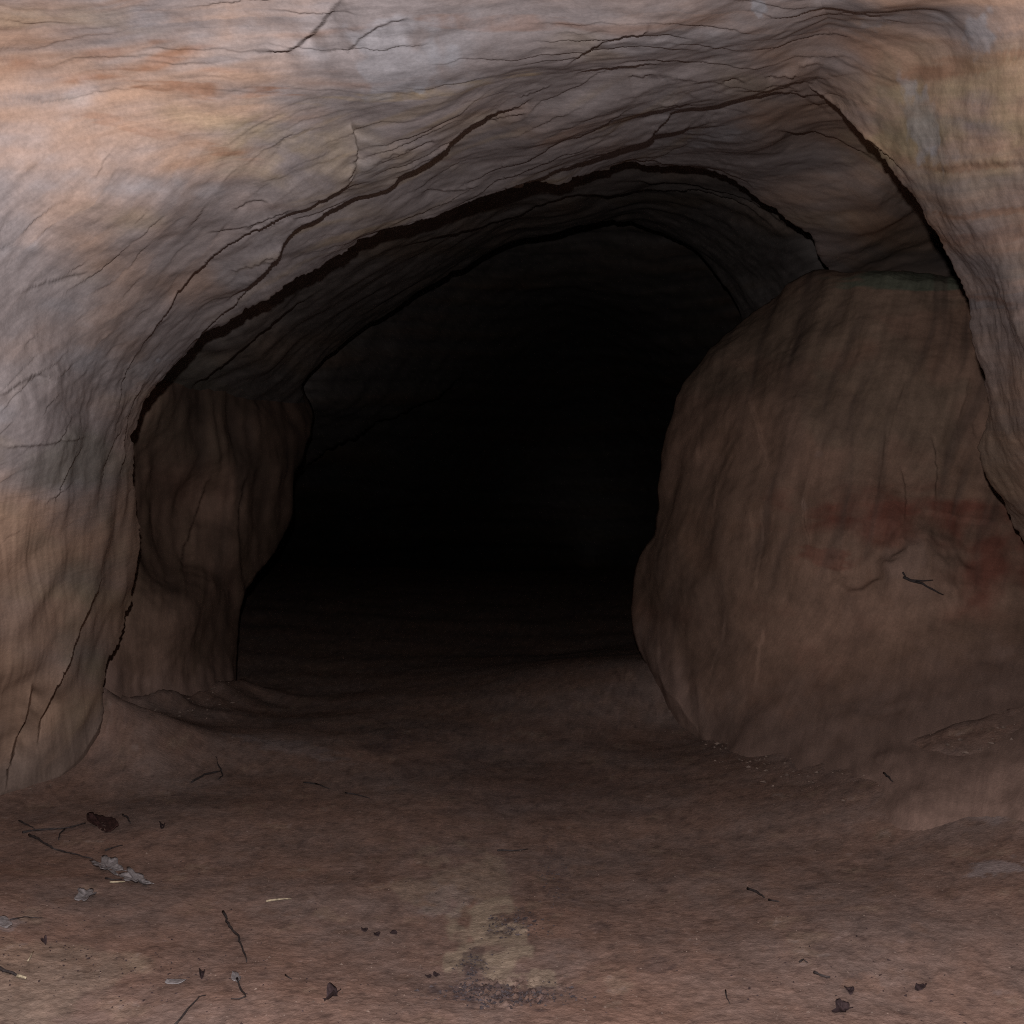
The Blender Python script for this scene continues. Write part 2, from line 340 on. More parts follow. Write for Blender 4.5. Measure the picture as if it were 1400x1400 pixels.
# ---- front rock of the cave mouth: left wall, ceiling and the niche roof on the right
mouth_depth = depth_field([
    (-600, 1150, 3.0), (-600, 600, 2.1), (-600, 100, 1.8), (-300, 1250, 3.6), (-300, -500, 1.6), (400, -650, 1.5), (1200, -650, 1.5), (1900, -500, 1.7), (2000, 300, 3.0),
    (0, 1040, 4.3), (0, 1150, 4.4), (60, 1130, 4.6), (110, 1060, 4.65), (-300, 1150, 3.7), (150, 910, 4.6), (90, 930, 4.2), (0, 900, 3.8), (120, 780, 4.0), (185, 800, 4.6), (100, 600, 3.6), (0, 700, 3.35), (0, 400, 3.2), (0, 100, 3.0),
    (188, 640, 4.4), (140, 520, 3.75), (250, 490, 4.25), (200, 300, 3.3), (330, 430, 4.15), (440, 375, 4.15), (520, 330, 4.2), (380, 250, 3.4), (300, 100, 3.05), (620, 295, 4.35), (760, 255, 4.5), (600, 150, 3.35),
    (860, 235, 4.8), (930, 232, 4.95), (1060, 285, 5.2), (1125, 365, 5.6), (1165, 420, 6.3), (1190, 520, 7.0), (1230, 345, 5.75), (1330, 420, 6.6), (700, 0, 2.9), (850, 110, 3.35), (980, 110, 3.55), (1000, 180, 4.2), (1120, 190, 4.55), (1200, 280, 4.95), (1270, 370, 6.0), (1000, 20, 3.05),
    (1200, 60, 3.55), (1200, 0, 3.2), (1300, 200, 4.9), (1450, 300, 5.2), (1450, 0, 3.8)])
pairs = [(30, 1330, -900, 1500), (70, 1200, -1000, 1280), (105, 1090, -1000, 1080), (140, 985, -1000, 920), (151, 912, -1000, 820), (183, 835, -1000, 740), (190, 740, -1000, 640), (186, 640, -1000, 500), (191, 590, -950, 330), (212, 540, -850, 120),
         (252, 492, -700, -150), (330, 435, -450, -500), (440, 376, -150, -800), (515, 338, 100, -900), (545, 322, 220, -920), (620, 298, 400, -950), (760, 256, 700, -950), (860, 235, 980, -950), (930, 232, 1200, -900),
         (1000, 250, 1500, -800), (1060, 285, 1750, -600), (1100, 322, 1900, -350), (1124, 362, 2000, -100), (1165, 420, 2000, 200), (1190, 520, 2000, 450)]
u, v, P, o3, R = loft(pairs, 1280, 350, 1.25, mouth_depth, jag=3.2, round_px=10, round_m=.05, back=1.3, out=.5)
N = normals(P)
MOUTH_CRACKS = [   # walked so that the cave's inside lies on the right hand
    ([(182, 500), (190, 468), (215, 432), (262, 380), (305, 342), (345, 314), (400, 287), (447, 262), (480, 236), (487, 205)], .11, 120),
    ([(300, 425), (345, 385), (378, 350), (402, 322), (440, 300), (482, 281), (528, 262), (550, 240), (582, 222), (615, 196), (645, 174), (690, 158), (730, 152)], .25, 150),
    ([(250, 478), (300, 436), (340, 405), (372, 378)], .10, 40),
    ([(490, 338), (560, 312), (622, 290), (672, 268), (725, 249), (757, 235), (812, 217), (850, 200), (885, 184)], .20, 60),
    ([(760, 236), (800, 224), (850, 205), (885, 184), (925, 155), (960, 148), (1010, 144), (1060, 130), (1120, 134)], .09, 90),
    ([(580, 322), (660, 285), (720, 277), (790, 254)], .16, 30),
    ([(640, 304), (700, 290), (760, 268), (800, 250)], .12, 20),
    ([(830, 240), (870, 228), (930, 225), (1000, 240), (1040, 262)], .08, 16),
    ([(345, 70), (398, 66), (438, 32), (470, -5)], .06, 60),
    ([(770, 92), (815, 60), (850, 45), (880, 40), (890, 20)], .05, 35),
    ([(470, 75), (485, 55), (520, 32), (560, 20)], .03, 35),
    ([(780, 112), (850, 101), (910, 92)], .05, 16),
    ([(470, 245), (486, 215), (487, 195), (480, 170)], .05, 30),
    ([(1060, 178), (1120, 184), (1160, 197), (1210, 225)], .10, 60),
    ([(1075, 118), (1100, 132), (1140, 160)], .04, 20),
    ([(48, 1020), (60, 975), (85, 920), (104, 872), (118, 826), (146, 784)], .20, 45),
    ([(4, 1066), (22, 1010), (38, 968), (46, 930)], .10, 24),
    ([(163, 660), (172, 600), (180, 555), (196, 515)], .07, 22),
    ([(140, 668), (152, 615), (170, 580)], .05, 20),
    ([(158, 560), (168, 515), (186, 474)], .06, 26),
    ([(194, 800), (196, 740), (190, 690), (186, 650)], .05, 12),
    ([(-10, 545), (40, 512), (75, 522)], .035, 24),
    ([(-10, 612), (60, 606), (135, 598)], .03, 20),
    ([(72, 690), (90, 645), (112, 616)], .045, 26),
    ([(20, 400), (70, 388), (130, 372)], .02, 20),
]
# small broken ledges along the brow
for k in range(22):
    a = rng.uniform(0, 1); cu = 300+620*a; base = 400-205*a + 20*math.sin(a*7); cv = base-rng.uniform(10, 130); ln = rng.uniform(25, 110)
    sl = -.42+.25*a+rng.uniform(-.12, .12)
    MOUTH_CRACKS.append(([(cu-ln/2, cv-sl*ln/2), (cu, cv+rng.uniform(-4, 4)), (cu+ln/2, cv+sl*ln/2)], rng.uniform(.008, .035), rng.uniform(8, 22)))
for k in range(16):
    cu = rng.uniform(900, 1250); cv = 60+rng.uniform(0, 90)+(cu-900)*.05; ln = rng.uniform(30, 110)
    MOUTH_CRACKS.append(([(cu-ln/2, cv+3), (cu, cv+rng.uniform(-4, 4)), (cu+ln/2, cv+rng.uniform(-6, 14))], rng.uniform(.012, .04), 10))
P, bedc, grain, warm, ochre, red, green, pale, darkm = front_rock(u, v, P, N)
# the recessed niche roof is painted darker, standing in for light falloff
darkm = np.clip(darkm+.22*sst(1000, 1090, u)*sst(120, 190, v), 0, .85)
P = steps(P, N, u, v, MOUTH_CRACKS)
P = finish_return(P, o3, R); n_ = R['ret']
MA = [ext(q, n_) for q in (warm, ochre, red, grain)]; MB = [ext(q, n_) for q in (green, np.clip(pale, 0, .85), np.clip(darkm, 0, .9))]
mesh_obj('cave_mouth_wall', P, {'bed': [ext(q, n_) for q in bedc], 'mask_a': MA, 'mask_b': MB}, ROCK)

# ---- right wall
right_depth = depth_field([
    (950, 30, 3.3), (1040, 105, 3.95), (1100, 128, 3.95), (1130, 140, 3.9), (1170, 180, 3.85), (1240, 262, 3.8), (1290, 350, 3.9), (1325, 400, 3.95), (1350, 530, 4.1), (1345, 600, 4.25), (1375, 705, 4.55), (1400, 745, 4.65), (1460, 820, 4.7),
    (1400, 100, 3.0), (1250, 60, 3.35), (1400, 300, 3.2), (1400, 450, 3.45), (1400, 600, 3.85), (1200, 0, 3.05), (1400, -100, 2.6), (1250, 160, 3.55), (1000, -60, 2.75),
    (1900, -400, 1.8), (2000, 300, 1.9), (2000, 800, 2.4), (1900, 1100, 3.0), (1300, -600, 1.6), (1600, 950, 4.2), (1600, 600, 2.9)])
pairs = [(900, -60, 950, -900), (950, 30, 1100, -900), (1040, 106, 1300, -900), (1100, 126, 1500, -850), (1135, 146, 1700, -700), (1172, 182, 1850, -500), (1205, 222, 1950, -300), (1240, 263, 2000, -100), (1262, 302, 2050, 50), (1290, 350, 2050, 200), (1325, 402, 2050, 330),
         (1334, 455, 2050, 440), (1351, 530, 2050, 560), (1341, 600, 2050, 680), (1353, 657, 2050, 780), (1376, 706, 2050, 880), (1402, 744, 2050, 960), (1450, 800, 2050, 1060), (1480, 900, 2000, 1200), (1490, 1050, 2000, 1400)]
u, v, P, o3, R = loft(pairs, 480, 170, 1.2, right_depth, jag=2.4, round_px=9, round_m=.05, back=1.6, out=.6)
N = normals(P)
P, bedc, grain, warm, ochre, red, green, pale, darkm = front_rock(u, v, P, N)
RC = [([(1085, 100), (1142, 148), (1178, 180), (1206, 208), (1228, 226), (1242, 250)], .14, 16), ([(1255, 245), (1300, 226), (1350, 222), (1410, 228)], .035, 14), ([(1290, 296), (1340, 288), (1410, 290)], .012, 10),
      ([(1300, 332), (1350, 326), (1410, 318)], .012, 10), ([(1335, 404), (1370, 412), (1410, 410)], .014, 12), ([(1300, 160), (1350, 152), (1400, 140)], .008, 12),
      ([(1120, 70), (1180, 95), (1240, 112), (1300, 100)], .012, 14), ([(1342, 470), (1330, 520), (1345, 560)], .08, 12), ([(1372, 708), (1392, 760), (1410, 800)], .10, 16)]
P = steps(P, N, u, v, RC)
P = finish_return(P, o3, R); n_ = R['ret']
MA = [ext(q, n_) for q in (warm, ochre, red, grain)]; MB = [ext(q, n_) for q in (green, pale, darkm)]
mesh_obj('cave_right_wall', P, {'bed': [ext(q, n_) for q in bedc], 'mask_a': MA, 'mask_b': MB}, ROCK)

# ---- second vault behind the brow
vault_depth = depth_field([(1220, 330, 6.9), (1250, 400, 7.3), (1160, 260, 6.4), (350, 740, 6.9), (300, 860, 6.9), 
    (100, 640, 5.9), (200, 590, 5.85), (250, 540, 5.65), (330, 470, 5.3), (440, 400, 5.4), (520, 350, 5.4), (620, 310, 5.5), (760, 270, 5.6), (860, 245, 5.7), (930, 240, 5.8), (1060, 300, 6.1), (1125, 365, 6.4),
    (415, 525, 6.7), (470, 470, 6.8), (560, 410, 6.9), (650, 360, 7.0), (720, 330, 7.0), (860, 305, 7.1), (940, 335, 7.2), (1000, 410, 7.3), (1040, 480, 7.4), (1050, 370, 6.7), (640, 170, 5.2), (1100, 200, 5.6), (300, 620, 6.9), (50, 500, 5.2), (200, 700, 6.5)])
pairs = [(290, 1000, 60, 1010), (300, 860, 60, 870), (350, 740, 60, 760), (390, 640, 70, 670), (418, 570, 80, 590), (415, 527, 110, 510), (445, 492, 170, 430), (500, 448, 250, 360), (560, 410, 330, 300), (650, 360, 450, 250), (720, 330, 560, 210), (800, 311, 700, 170), (858, 305, 830, 150), (885, 312, 930, 150), (912, 326, 1000, 160), (942, 336, 1090, 200), (975, 371, 1160, 260), (1000, 411, 1180, 330), (1014, 440, 1190, 400), (1040, 520, 1200, 480)]
u, v, P, o3, R = loft(pairs, 460, 170, 1.2, vault_depth, jag=1.6, round_px=10, round_m=.06, back=1.6, out=.6)
N = normals(P)
Ui, Vi = (u-700)/280, (v-700)/280
P, bed = rough(P, N, 1., .8)
P = steps(P, N, u, v, [([(254, 538), (290, 505), (335, 472), (382, 432), (430, 402)], .30, 60), ([(530, 345), (620, 318), (700, 296), (780, 268), (860, 262), (940, 262), (1000, 276), (1045, 302), (1085, 330)], .26, 40),
                       ([(840, 245), (930, 246), (990, 262), (1040, 285), (1090, 318)], .16, 18)])
P = finish_return(P, o3, R); n_ = R['ret']
big = fbm(Ui*1.5, Vi*3, 0*u+2, 4); hb = fbm(Ui*1.2, Vi*9, 0*u+7, 4)
MA = [ext(q, n_) for q in (sst(-.2, .8, big), .4*sst(.2, .8, hb), .2*sst(.3, .9, hb))]
MB = [ext(q, n_) for q in (.35*blob(u, v, 250, 545, 80, 50, -40, .6, 2, 1), .25*sst(.4, .9, big), .35*sst(.2, .8, -hb))]
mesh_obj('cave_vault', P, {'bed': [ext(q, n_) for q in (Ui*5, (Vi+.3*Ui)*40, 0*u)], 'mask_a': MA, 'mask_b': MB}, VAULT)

# ---- innermost chamber, a closed bowl
cham_depth = depth_field([(150, 650, 8.60), (420, 560, 7.9), (560, 420, 8.3), (860, 300, 8.4), (1100, 450, 8.8), (1150, 700, 10.38), (420, 720, 11.4), (330, 850, 12.5), (650, 600, 11.75), (800, 500, 11.53), (800, 780, 13.5), (560, 780, 13.5), (500, 880, 14), (700, 870, 15), (860, 870, 14), (900, 950, 10.10), (700, 100, 8.40), (700, 1000, 10.38), (350, 1000, 9.82)])
uu = np.linspace(120, 1180, 260); vv_ = np.linspace(120, 1060, 230); u, v = np.meshgrid(uu, vv_)
P = unproj(u, v, cham_depth(u, v)); N = normals(P)
P, bed = rough(P, N, 1., .0)
P = steps(P, N, u, v, [([(330, 720), (405, 652), (450, 626), (560, 560), (640, 500)], .9, 90), ([(420, 720), (600, 690), (860, 700)], .12, 30), ([(400, 760), (650, 745), (870, 752)], .12, 30)])
hb = fbm(u/300, v/22, 0*u+7, 4)
P = P + N*(.25*pn(u/160, v/140, 0*u+3)+.06*hb)[..., None]
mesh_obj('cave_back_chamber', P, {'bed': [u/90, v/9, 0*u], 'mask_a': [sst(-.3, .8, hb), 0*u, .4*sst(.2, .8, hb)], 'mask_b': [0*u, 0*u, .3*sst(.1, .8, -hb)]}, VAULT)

# ---- rock pillar on the left
pillar_depth = depth_field([(60, 560, 5.2), (190, 600, 5.35), (280, 560, 5.8), (250, 530, 5.5), (250, 660, 5.85), (330, 640, 6.05), (400, 660, 6.6), (425, 590, 6.9), (190, 760, 5.4), (240, 770, 5.75), (260, 690, 5.95), (300, 760, 5.9), (370, 760, 6.4), (200, 820, 5.25), (260, 830, 5.4), (320, 850, 5.95), (150, 900, 5.1), (200, 930, 5.25), (270, 940, 5.45), (325, 930, 5.8), (340, 1010, 5.7), (200, 1050, 4.95), (60, 900, 5.1), (60, 1100, 4.8), (400, 480, 7.4), (200, 500, 5.35), (410, 530, 7.1)])
pairs = [(360, 1100, 60, 1200), (345, 1010, 60, 1090), (333, 965, 60, 1020), (324, 905, 60, 950), (325, 842, 60, 890), (341, 800, 60, 840), (370, 760, 60, 790), (399, 712, 60, 740), (404, 658, 60, 690), (424, 602, 60, 640), (431, 565, 60, 590), (415, 530, 70, 545), (390, 500, 90, 510), (350, 470, 120, 480)]
u, v, P, o3, R = loft(pairs, 260, 170, 1.0, pillar_depth, jag=1.2, round_px=75, round_m=.40, back=1.6, out=.55)
N = normals(P)
Ui, Vi = (u-700)/270, (v-700)/270
P, bed = rough(P, N, 1.2, .5)
vst = fbm(Ui*8+.7*pn(Ui*2, Vi*2, 0*u), Vi*1.1, 0*u+5, 3)
P = P + N*(.022*vst*(1-sst(780, 850, v)) + .010*vst)[..., None]
P = steps(P, N, u, v, [([(242, 800), (252, 740), (272, 690), (290, 640)], .10, 26), ([(335, 800), (322, 730), (340, 640)], .06, 30)])
P = finish_return(P, o3, R); n_ = R['ret']
big = fbm(Ui*2, Vi*2, 0*u+12, 4)
MA = [ext(q, n_) for q in (sst(-.4, .6, big), .3*sst(0, .8, vst), .25*sst(.1, .8, big), .5+.2*fbm(Ui*22, Vi*3, 0*u+83, 2, .5)+.2*fbm(Ui*6, Vi*6, 0*u+84, 4, .65))]
MB = [ext(q, n_) for q in (.3*blob(u, v, 240, 575, 110, 60, -10, .6, 2, 1), .3*blob(u, v, 205, 930, 40, 8, 20, .6, 3), np.clip(.35+.4*sst(.1, .7, -vst), 0, .8))]
pil = mesh_obj('rock_pillar', P, {'bed': [ext(q, n_) for q in (Ui*34, Vi*4, 0*u)], 'mask_a': MA, 'mask_b': MB}, BOULDER, kind=None)
pil['kind'] = 'thing'; pil['label'] = 'dark fluted rock pillar standing on the left between cave wall and black chamber'; pil['category'] = 'rock'

# ---- the great rounded rock on the right
boulder_ctrl = [(885, 905, 5.75), (865, 800, 5.85), (900, 650, 5.85), (950, 500, 5.9), (1030, 425, 5.9), (1120, 372, 5.6), (1200, 378, 5.45), (1310, 384, 5.4), (1420, 390, 5.4),
    (960, 800, 5.4), (980, 650, 5.5), (1050, 550, 5.4), (1150, 450, 5.4), (1250, 450, 5.3), (1330, 480, 5.25), (1100, 650, 5.2), (1200, 650, 5.12), (1300, 650, 5.1), (1400, 700, 5.1), (1100, 800, 5.05), (1220, 780, 4.95), (1330, 780, 4.95), (1400, 800, 4.9),
    (960, 930, 5.35), (1050, 930, 5.1), (1150, 930, 4.9), (1300, 930, 4.68), (1400, 930, 4.55), (1050, 1000, 4.9), (1250, 1000, 4.45), (1050, 1060, 4.62), (1150, 1060, 4.42), (1250, 1060, 4.18), (1150, 1120, 4.15), (1400, 1000, 4.2), (1500, 1050, 3.9), (1500, 500, 5.3), (960, 1000, 5.3), (1000, 1100, 4.6), (1250, 1150, 4.0), (1500, 1250, 3.75), (1650, 900, 4.3)]
boulder_depth = depth_field(boulder_ctrl)
pairs = [(1000, 1180, 1560, 1330), (945, 1020, 1560, 1230), (888, 910, 1560, 1100), (874, 878, 1560, 1040), (865, 842, 1560, 990), (862, 800, 1560, 930), (870, 760, 1560, 880), (890, 732, 1560, 830), (897, 700, 1560, 790), (900, 650, 1560, 740), (907, 600, 1560, 690), (925, 540, 1560, 640), (950, 500, 1560, 600), (990, 456, 1560, 560), (1030, 425, 1560, 530), (1080, 391, 1560, 500), (1122, 371, 1560, 480), (1200, 372, 1560, 460), (1310, 377, 1560, 440), (1440, 380, 1560, 420)]
u, v, P, o3, R = loft(pairs, 430, 330, 1.0, boulder_depth, jag=1.0, round_px=70, round_m=.28, back=1.6, out=.5, ret=18)
N = normals(P)
Ui, Vi = (u-700)/290, (v-700)/290
P, bed = rough(P, N, 1.2, .3)
vst = fbm(Ui*12+.9*pn(Ui*1.6, Vi*1.6, 0*u)+3.2*Vi, Vi*1.5, 0*u+5, 3, .5)
vst2 = fbm(Ui*4+.5*pn(Ui*2, Vi*2, 0*u+3), Vi*.9, 0*u+25, 3)
upper = 1-sst(720, 860, v)
lump = blob(u, v, 1258, 785, 60, 50, 20, .3, 4, .55)
P = P + N*((.008*vst+.03*vst2)*(.2+.8*upper) + .06*lump - .05*blob(u, v, 1180, 760, 60, 35, -35, .3, 2))[..., None]
P = steps(P, N, u, v, [([(1250, 700), (1310, 708), (1375, 722)], .02, 18), ([(1050, 640), (1030, 560), (1015, 500), (990, 470)], .03, 40), ([(1110, 760), (1098, 700), (1110, 640)], .03, 16), ([(1235, 720), (1238, 670), (1230, 630)], .025, 14), ([(1275, 690), (1280, 640), (1272, 590)], .02, 14)])
folds = []
for k in range(18):
    cu, cv, ln = rng.uniform(920, 1340), rng.uniform(430, 900), rng.uniform(30, 120); sl = -.18+.0*cu+rng.uniform(-.15, .15)
    folds.append(([(cu+sl*ln/2, cv+ln/2), (cu+rng.uniform(-4, 4), cv), (cu-sl*ln/2, cv-ln/2)], rng.uniform(.005, .014), rng.uniform(10, 30)))
P = steps(P, N, u, v, folds)
BP, Bu, Bv = P.copy(), u.copy(), v.copy()
P = finish_return(P, o3, R); n_ = R['ret']
st = Ui+.35*Vi+.10*pn(Ui*1.5, Vi*1.5, 0*u+9); bgrain = .5+.13*upper*fbm(st*30, Vi*3.5, 0*u+80, 2, .5)+.16*fbm(Ui*6, Vi*6, 0*u+81, 4, .65)+.12*(1-upper)*fbm(Ui*16, Vi*18, 0*u+82, 2, .6)+.07*vst*upper
big = fbm(Ui*1.6, Vi*1.6, 0*u+14, 5); bg2 = fbm(Ui*4, Vi*5, 0*u+44, 4)
warm = sst(-.4, .7, big+.25*bg2) ; warm = np.maximum(warm*.7, sst(790, 960, v)*(.75+.4*bg2))
red = .95*blob(u, v, 1310, 728, 210, 40, 4, .6, 3, .4)*(1-lump)*sst(-.9, .5, bg2) + .4*blob(u, v, 1190, 690, 110, 26, 0, .6, 6)*sst(-.8, .5, bg2) + .5*blob(u, v, 1130, 760, 40, 14, 0, .5, 8) + .85*blob(u, v, 1370, 780, 90, 55, 0, .5, 5, .4)*(1-lump)*sst(-.9, .4, bg2) + .2*sst(.2, .8, bg2)
green = .95*blob(u, v, 1235, 386, 100, 13, 1, .35, 3) + .2*blob(u, v, 1200, 560, 110, 90, 0, .5, 4) + .2*blob(u, v, 1100, 450, 200, 60, -20, .5, 5)
pale = .14*lump + .35*blob(u, v, 1120, 622, 7, 5, 0, .3, 3) + .35*blob(u, v, 1099, 690, 5, 7, 0, .3, 3) + .2*blob(u, v, 1235, 770, 30, 30, 0, .4, 3)
darkm = .5*sst(.1, .8, -vst)*upper + .35*sst(.2, .8, vst2) + .35*blob(u, v, 950, 880, 60, 100, 0, .4, 3) + .5*blob(u, v, 1150, 570, 40, 40, 0, .6, 3)*.6
MA = [ext(q, n_) for q in (warm, .25*upper*sst(.1, .8, bg2), np.clip(red, 0, .9), bgrain)]; MB = [ext(q, n_) for q in (green, pale, np.clip(darkm, 0, .8))]
bo = mesh_obj('boulder', P, {'bed': [ext(q, n_) for q in (st*26, Vi*6, 0*u)], 'mask_a': MA, 'mask_b': MB}, BOULDER, kind=None)
bo['label'] = 'huge rounded brown rock bulging from the right side with a rusty red band'; bo['category'] = 'rock'

# ---- floor
fctrl = [(700, 1400, 2.8), (0, 1400, 2.75), (1400, 1400, 2.78), (350, 1400, 2.8), (1050, 1400, 2.8), (700, 1250, 3.55), (0, 1250, 3.32), (1400, 1250, 3.28), (350, 1250, 3.5), (1050, 1250, 3.45), (700, 1100, 4.42), (400, 1100, 4.32), (1000, 1120, 4.2),
         (60, 1185, 3.75), (200, 1110, 4.2), (300, 1060, 4.65), (1250, 1140, 3.88), (1400, 1130, 3.72), (430, 1010, 4.95), (700, 1000, 5.2), (500, 960, 5.7), (800, 970, 5.4), (500, 890, 6.9), (800, 890, 6.8), (650, 850, 7.8), (-200, 1250, 3.2), (1600, 1180, 3.4)]
fc = np.array(fctrl, float); FP = unproj(fc[:, 0], fc[:, 1], deepen(fc[:, 2]))
def contact(field, pts):                       # the soil is banked up against the foot of the rock
    p = np.array(pts, float); return unproj(p[:, 0], p[:, 1], field(p[:, 0], p[:, 1]))
FEET = [(contact(boulder_depth, [(905, 925), (950, 990), (1000, 1030), (1060, 1050), (1120, 1058), (1200, 1055), (1280, 1035), (1350, 1005), (1420, 980), (1500, 960)]), .07, .34),
        (contact(pillar_depth, [(120, 1000), (190, 1010), (240, 1005), (290, 990), (330, 972)]), .34, .34), (contact(mouth_depth, [(-300, 1200), (-100, 1140), (0, 1112), (50, 1092), (100, 1060), (130, 1010)]), .34, .32)]
FP = np.vstack([FP]+[f[0] for f in FEET])
FP = np.vstack([FP, [(-3, 1, 0), (3, 1, 0), (0, 1, 0), (-3.5, 2.5, .1), (3.5, 2.5, .1), (0, 25, -.1), (-5, 14, .1), (5, 14, .1), (-5, 9, .2), (5.5, 8, .5)]])
FT = TPS(FP[:, :2], FP[:, 2], 2.5e-2)
def floor_z(x, y):
    x = np.asarray(x, float); y = np.asarray(y, float); z = FT(x, y)
    for q, h, w in FEET:                                 # soil banked up against the foot of the rock
        b = q[:, :2]+q[:, :2]/np.linalg.norm(q[:, :2], axis=1)[:, None]*.2; d, _ = polydist(x, y, b); d = np.abs(d) + .05*pn(x*3, y*3, 0*x+33)     # highest inside the rock
        z = z + np.exp(-np.clip(d, 0, None)/w)*(h*(.8+.35*pn(x*1.7, y*1.7, 0*x+37)) + .009*fbm(x*7, y*7, 0*x+38, 3, .55))
    z = z + .030*pn(x*1.3, y*1.1, 0*x+2) + .004*pn(x*4, y*4, 0*x+4) + .0012*fbm(x*13, y*13, 0*x+6, 2)
    return z
def floor_fine(x, y):
    return .0014*fbm(x*34, y*30, 0*x, 2, .6)
ty = np.linspace(0, 1, 500); yy = 1/((1-ty)/1.6+ty/26); tx = np.linspace(-1, 1, 660)
Y = np.repeat(yy[:, None], 660, 1); X = tx[None]*(.25+.60*Y)
Z = floor_z(X, Y); Z += floor_fine(X, Y)
P = np.stack([X, Y, Z], -1); u, v = proj(P)
heap = blob(u, v, 690, 1355, 85, 20, 0, .6, 2) + .7*blob(u, v, 700, 1265, 35, 14, -10, .7, 3)
P[..., 2] += .0025*np.abs(fbm(X*25, Y*25, 0*X+90, 3, .7)) - .010*np.clip(pn(X*3.4, Y*3.0, 0*X+91)-.25, 0, 1)
P[..., 2] += .012*heap*fbm(X*60, Y*60, 0*X, 3)
big = fbm(X*1.4, Y*1.4, 0*X+3, 5); mid = fbm(X*5, Y*4, 0*X+13, 5, .6); fin = fbm(X*20, Y*16, 0*X+23, 3, .6)
warm = sst(-.6, .8, .6*big+.5*mid+.15)
ochre = .95*blob(u, v, 672, 1288, 55, 52, 10, .6, 4)*sst(-.9, .2, mid) + .6*blob(u, v, 735, 1340, 30, 16, 0, .6, 5) + .35*blob(u, v, 620, 1210, 70, 40, 0, .7, 6) + .25*sst(.45, .9, mid) + .3*blob(u, v, 40, 1330, 120, 70, 0, .7, 3)
red = .35*sst(.3, .9, -mid) + .3*blob(u, v, 1180, 1345, 30, 14, 0, .5, 2)
pale = .5*blob(u, v, 1365, 1186, 40, 11, -6, .7, 4) + .3*blob(u, v, 1340, 1090, 60, 40, 0, .6, 4) + .25*sst(.5, .95, fin*.6+mid*.5) + .3*blob(u, v, 400, 1022, 70, 10, 12, .6, 4) + .35*blob(u, v, 10, 1265, 20, 10, 0, .5, 3) + .25*blob(u, v, 610, 1230, 40, 22, 0, .7, 8)
darkm = .22*blob(u, v, 690, 1075, 170, 45, 8, .9, 12) + .2*blob(u, v, 640, 1010, 130, 30, 0, .9, 13) + .8*blob(u, v, 680, 1358, 95, 18, 2, .6, 2)*sst(-.5, .3, fin) + .65*blob(u, v, 700, 1262, 38, 16, -12, .7, 3)*sst(-.4, .4, fin) + .4*blob(u, v, 535, 1012, 46, 16, -8, .9, 5)*sst(-.6, .4, fin) + .2*blob(u, v, 740, 1080, 70, 20, 0, .9, 8)*sst(-.5, .5, fin) + .45*sst(.35, .9, -fin+.2*mid)*.6 + .5*blob(u, v, 760, 1200, 22, 50, -20, .8, 9)*sst(-.3, .5, fin) + .4*blob(u, v, 820, 1268, 14, 8, 0, .6, 2) + .35*blob(u, v, 900, 1320, 22, 12, 0, .7, 2) + .5*blob(u, v, 645, 1315, 16, 22, 20, .6, 5)
mesh_obj('cave_floor', P, {'bed': [X*34, Y*26, 0*X], 'mask_a': [warm, np.clip(ochre, 0, .8), red, .5+.22*fbm(X*8, Y*7, 0*X+61, 4, .7)+.16*fin+.14*pn(X*90, Y*60, 0*X)], 'mask_b': [0*X, np.clip(pale, 0, .6), np.clip(darkm, 0, .9)]}, EARTH, flip=False)

# ---- the feet of the rocks flare out and run into the soil
def flare(name, reach, out, tone):
    o = bpy.data.objects[name]; me = o.data; n = len(me.vertices); co = np.empty(n*3, np.float32); me.vertices.foreach_get('co', co); co = co.reshape(-1, 3).astype(float)
    m = np.where((co[:, 2] < 1.4) & (co[:, 1] > 2.5))[0]; q = co[m]; h = q[:, 2]-floor_z(q[:, 0], q[:, 1])
    hn = h + .05*pn(q[:, 0]*4, q[:, 1]*4, q[:, 2]*4)
    k = np.clip(1-np.clip(hn, 0, None)/reach, 0, 1); d = -q.copy(); d[:, 2] = 0; d /= np.linalg.norm(d, axis=1)[:, None]
    q = q + d*(out*k**2.0)[:, None]; q[:, 2] -= .03*k; co[m] = q; me.vertices.foreach_set('co', co.reshape(-1).astype(np.float32))
    soil = sst(.25, .85, k+.15*fbm(q[:, 0]*7, q[:, 1]*7, q[:, 2]*7, 3))[:, None]
    for att, goal in (('mask_a', tone[0]), ('mask_b', tone[1])):
        a = me.color_attributes[att]; c = np.empty(n*4, np.float32); a.data.foreach_get('color', c); c = c.reshape(-1, 4)
        c[m, :3] = c[m, :3]*(1-soil)+np.array(goal)*soil; a.data.foreach_set('color', c.reshape(-1))
    me.update()
flare('boulder', .60, .46, ((.6, 0, 0), (0, .62, 0)))
flare('rock_pillar', .50, .16, ((.6, 0, 0), (0, .62, 0)))
flare('cave_mouth_wall', .46, .14, ((.8, 0, 0), (0, 0, .92)))

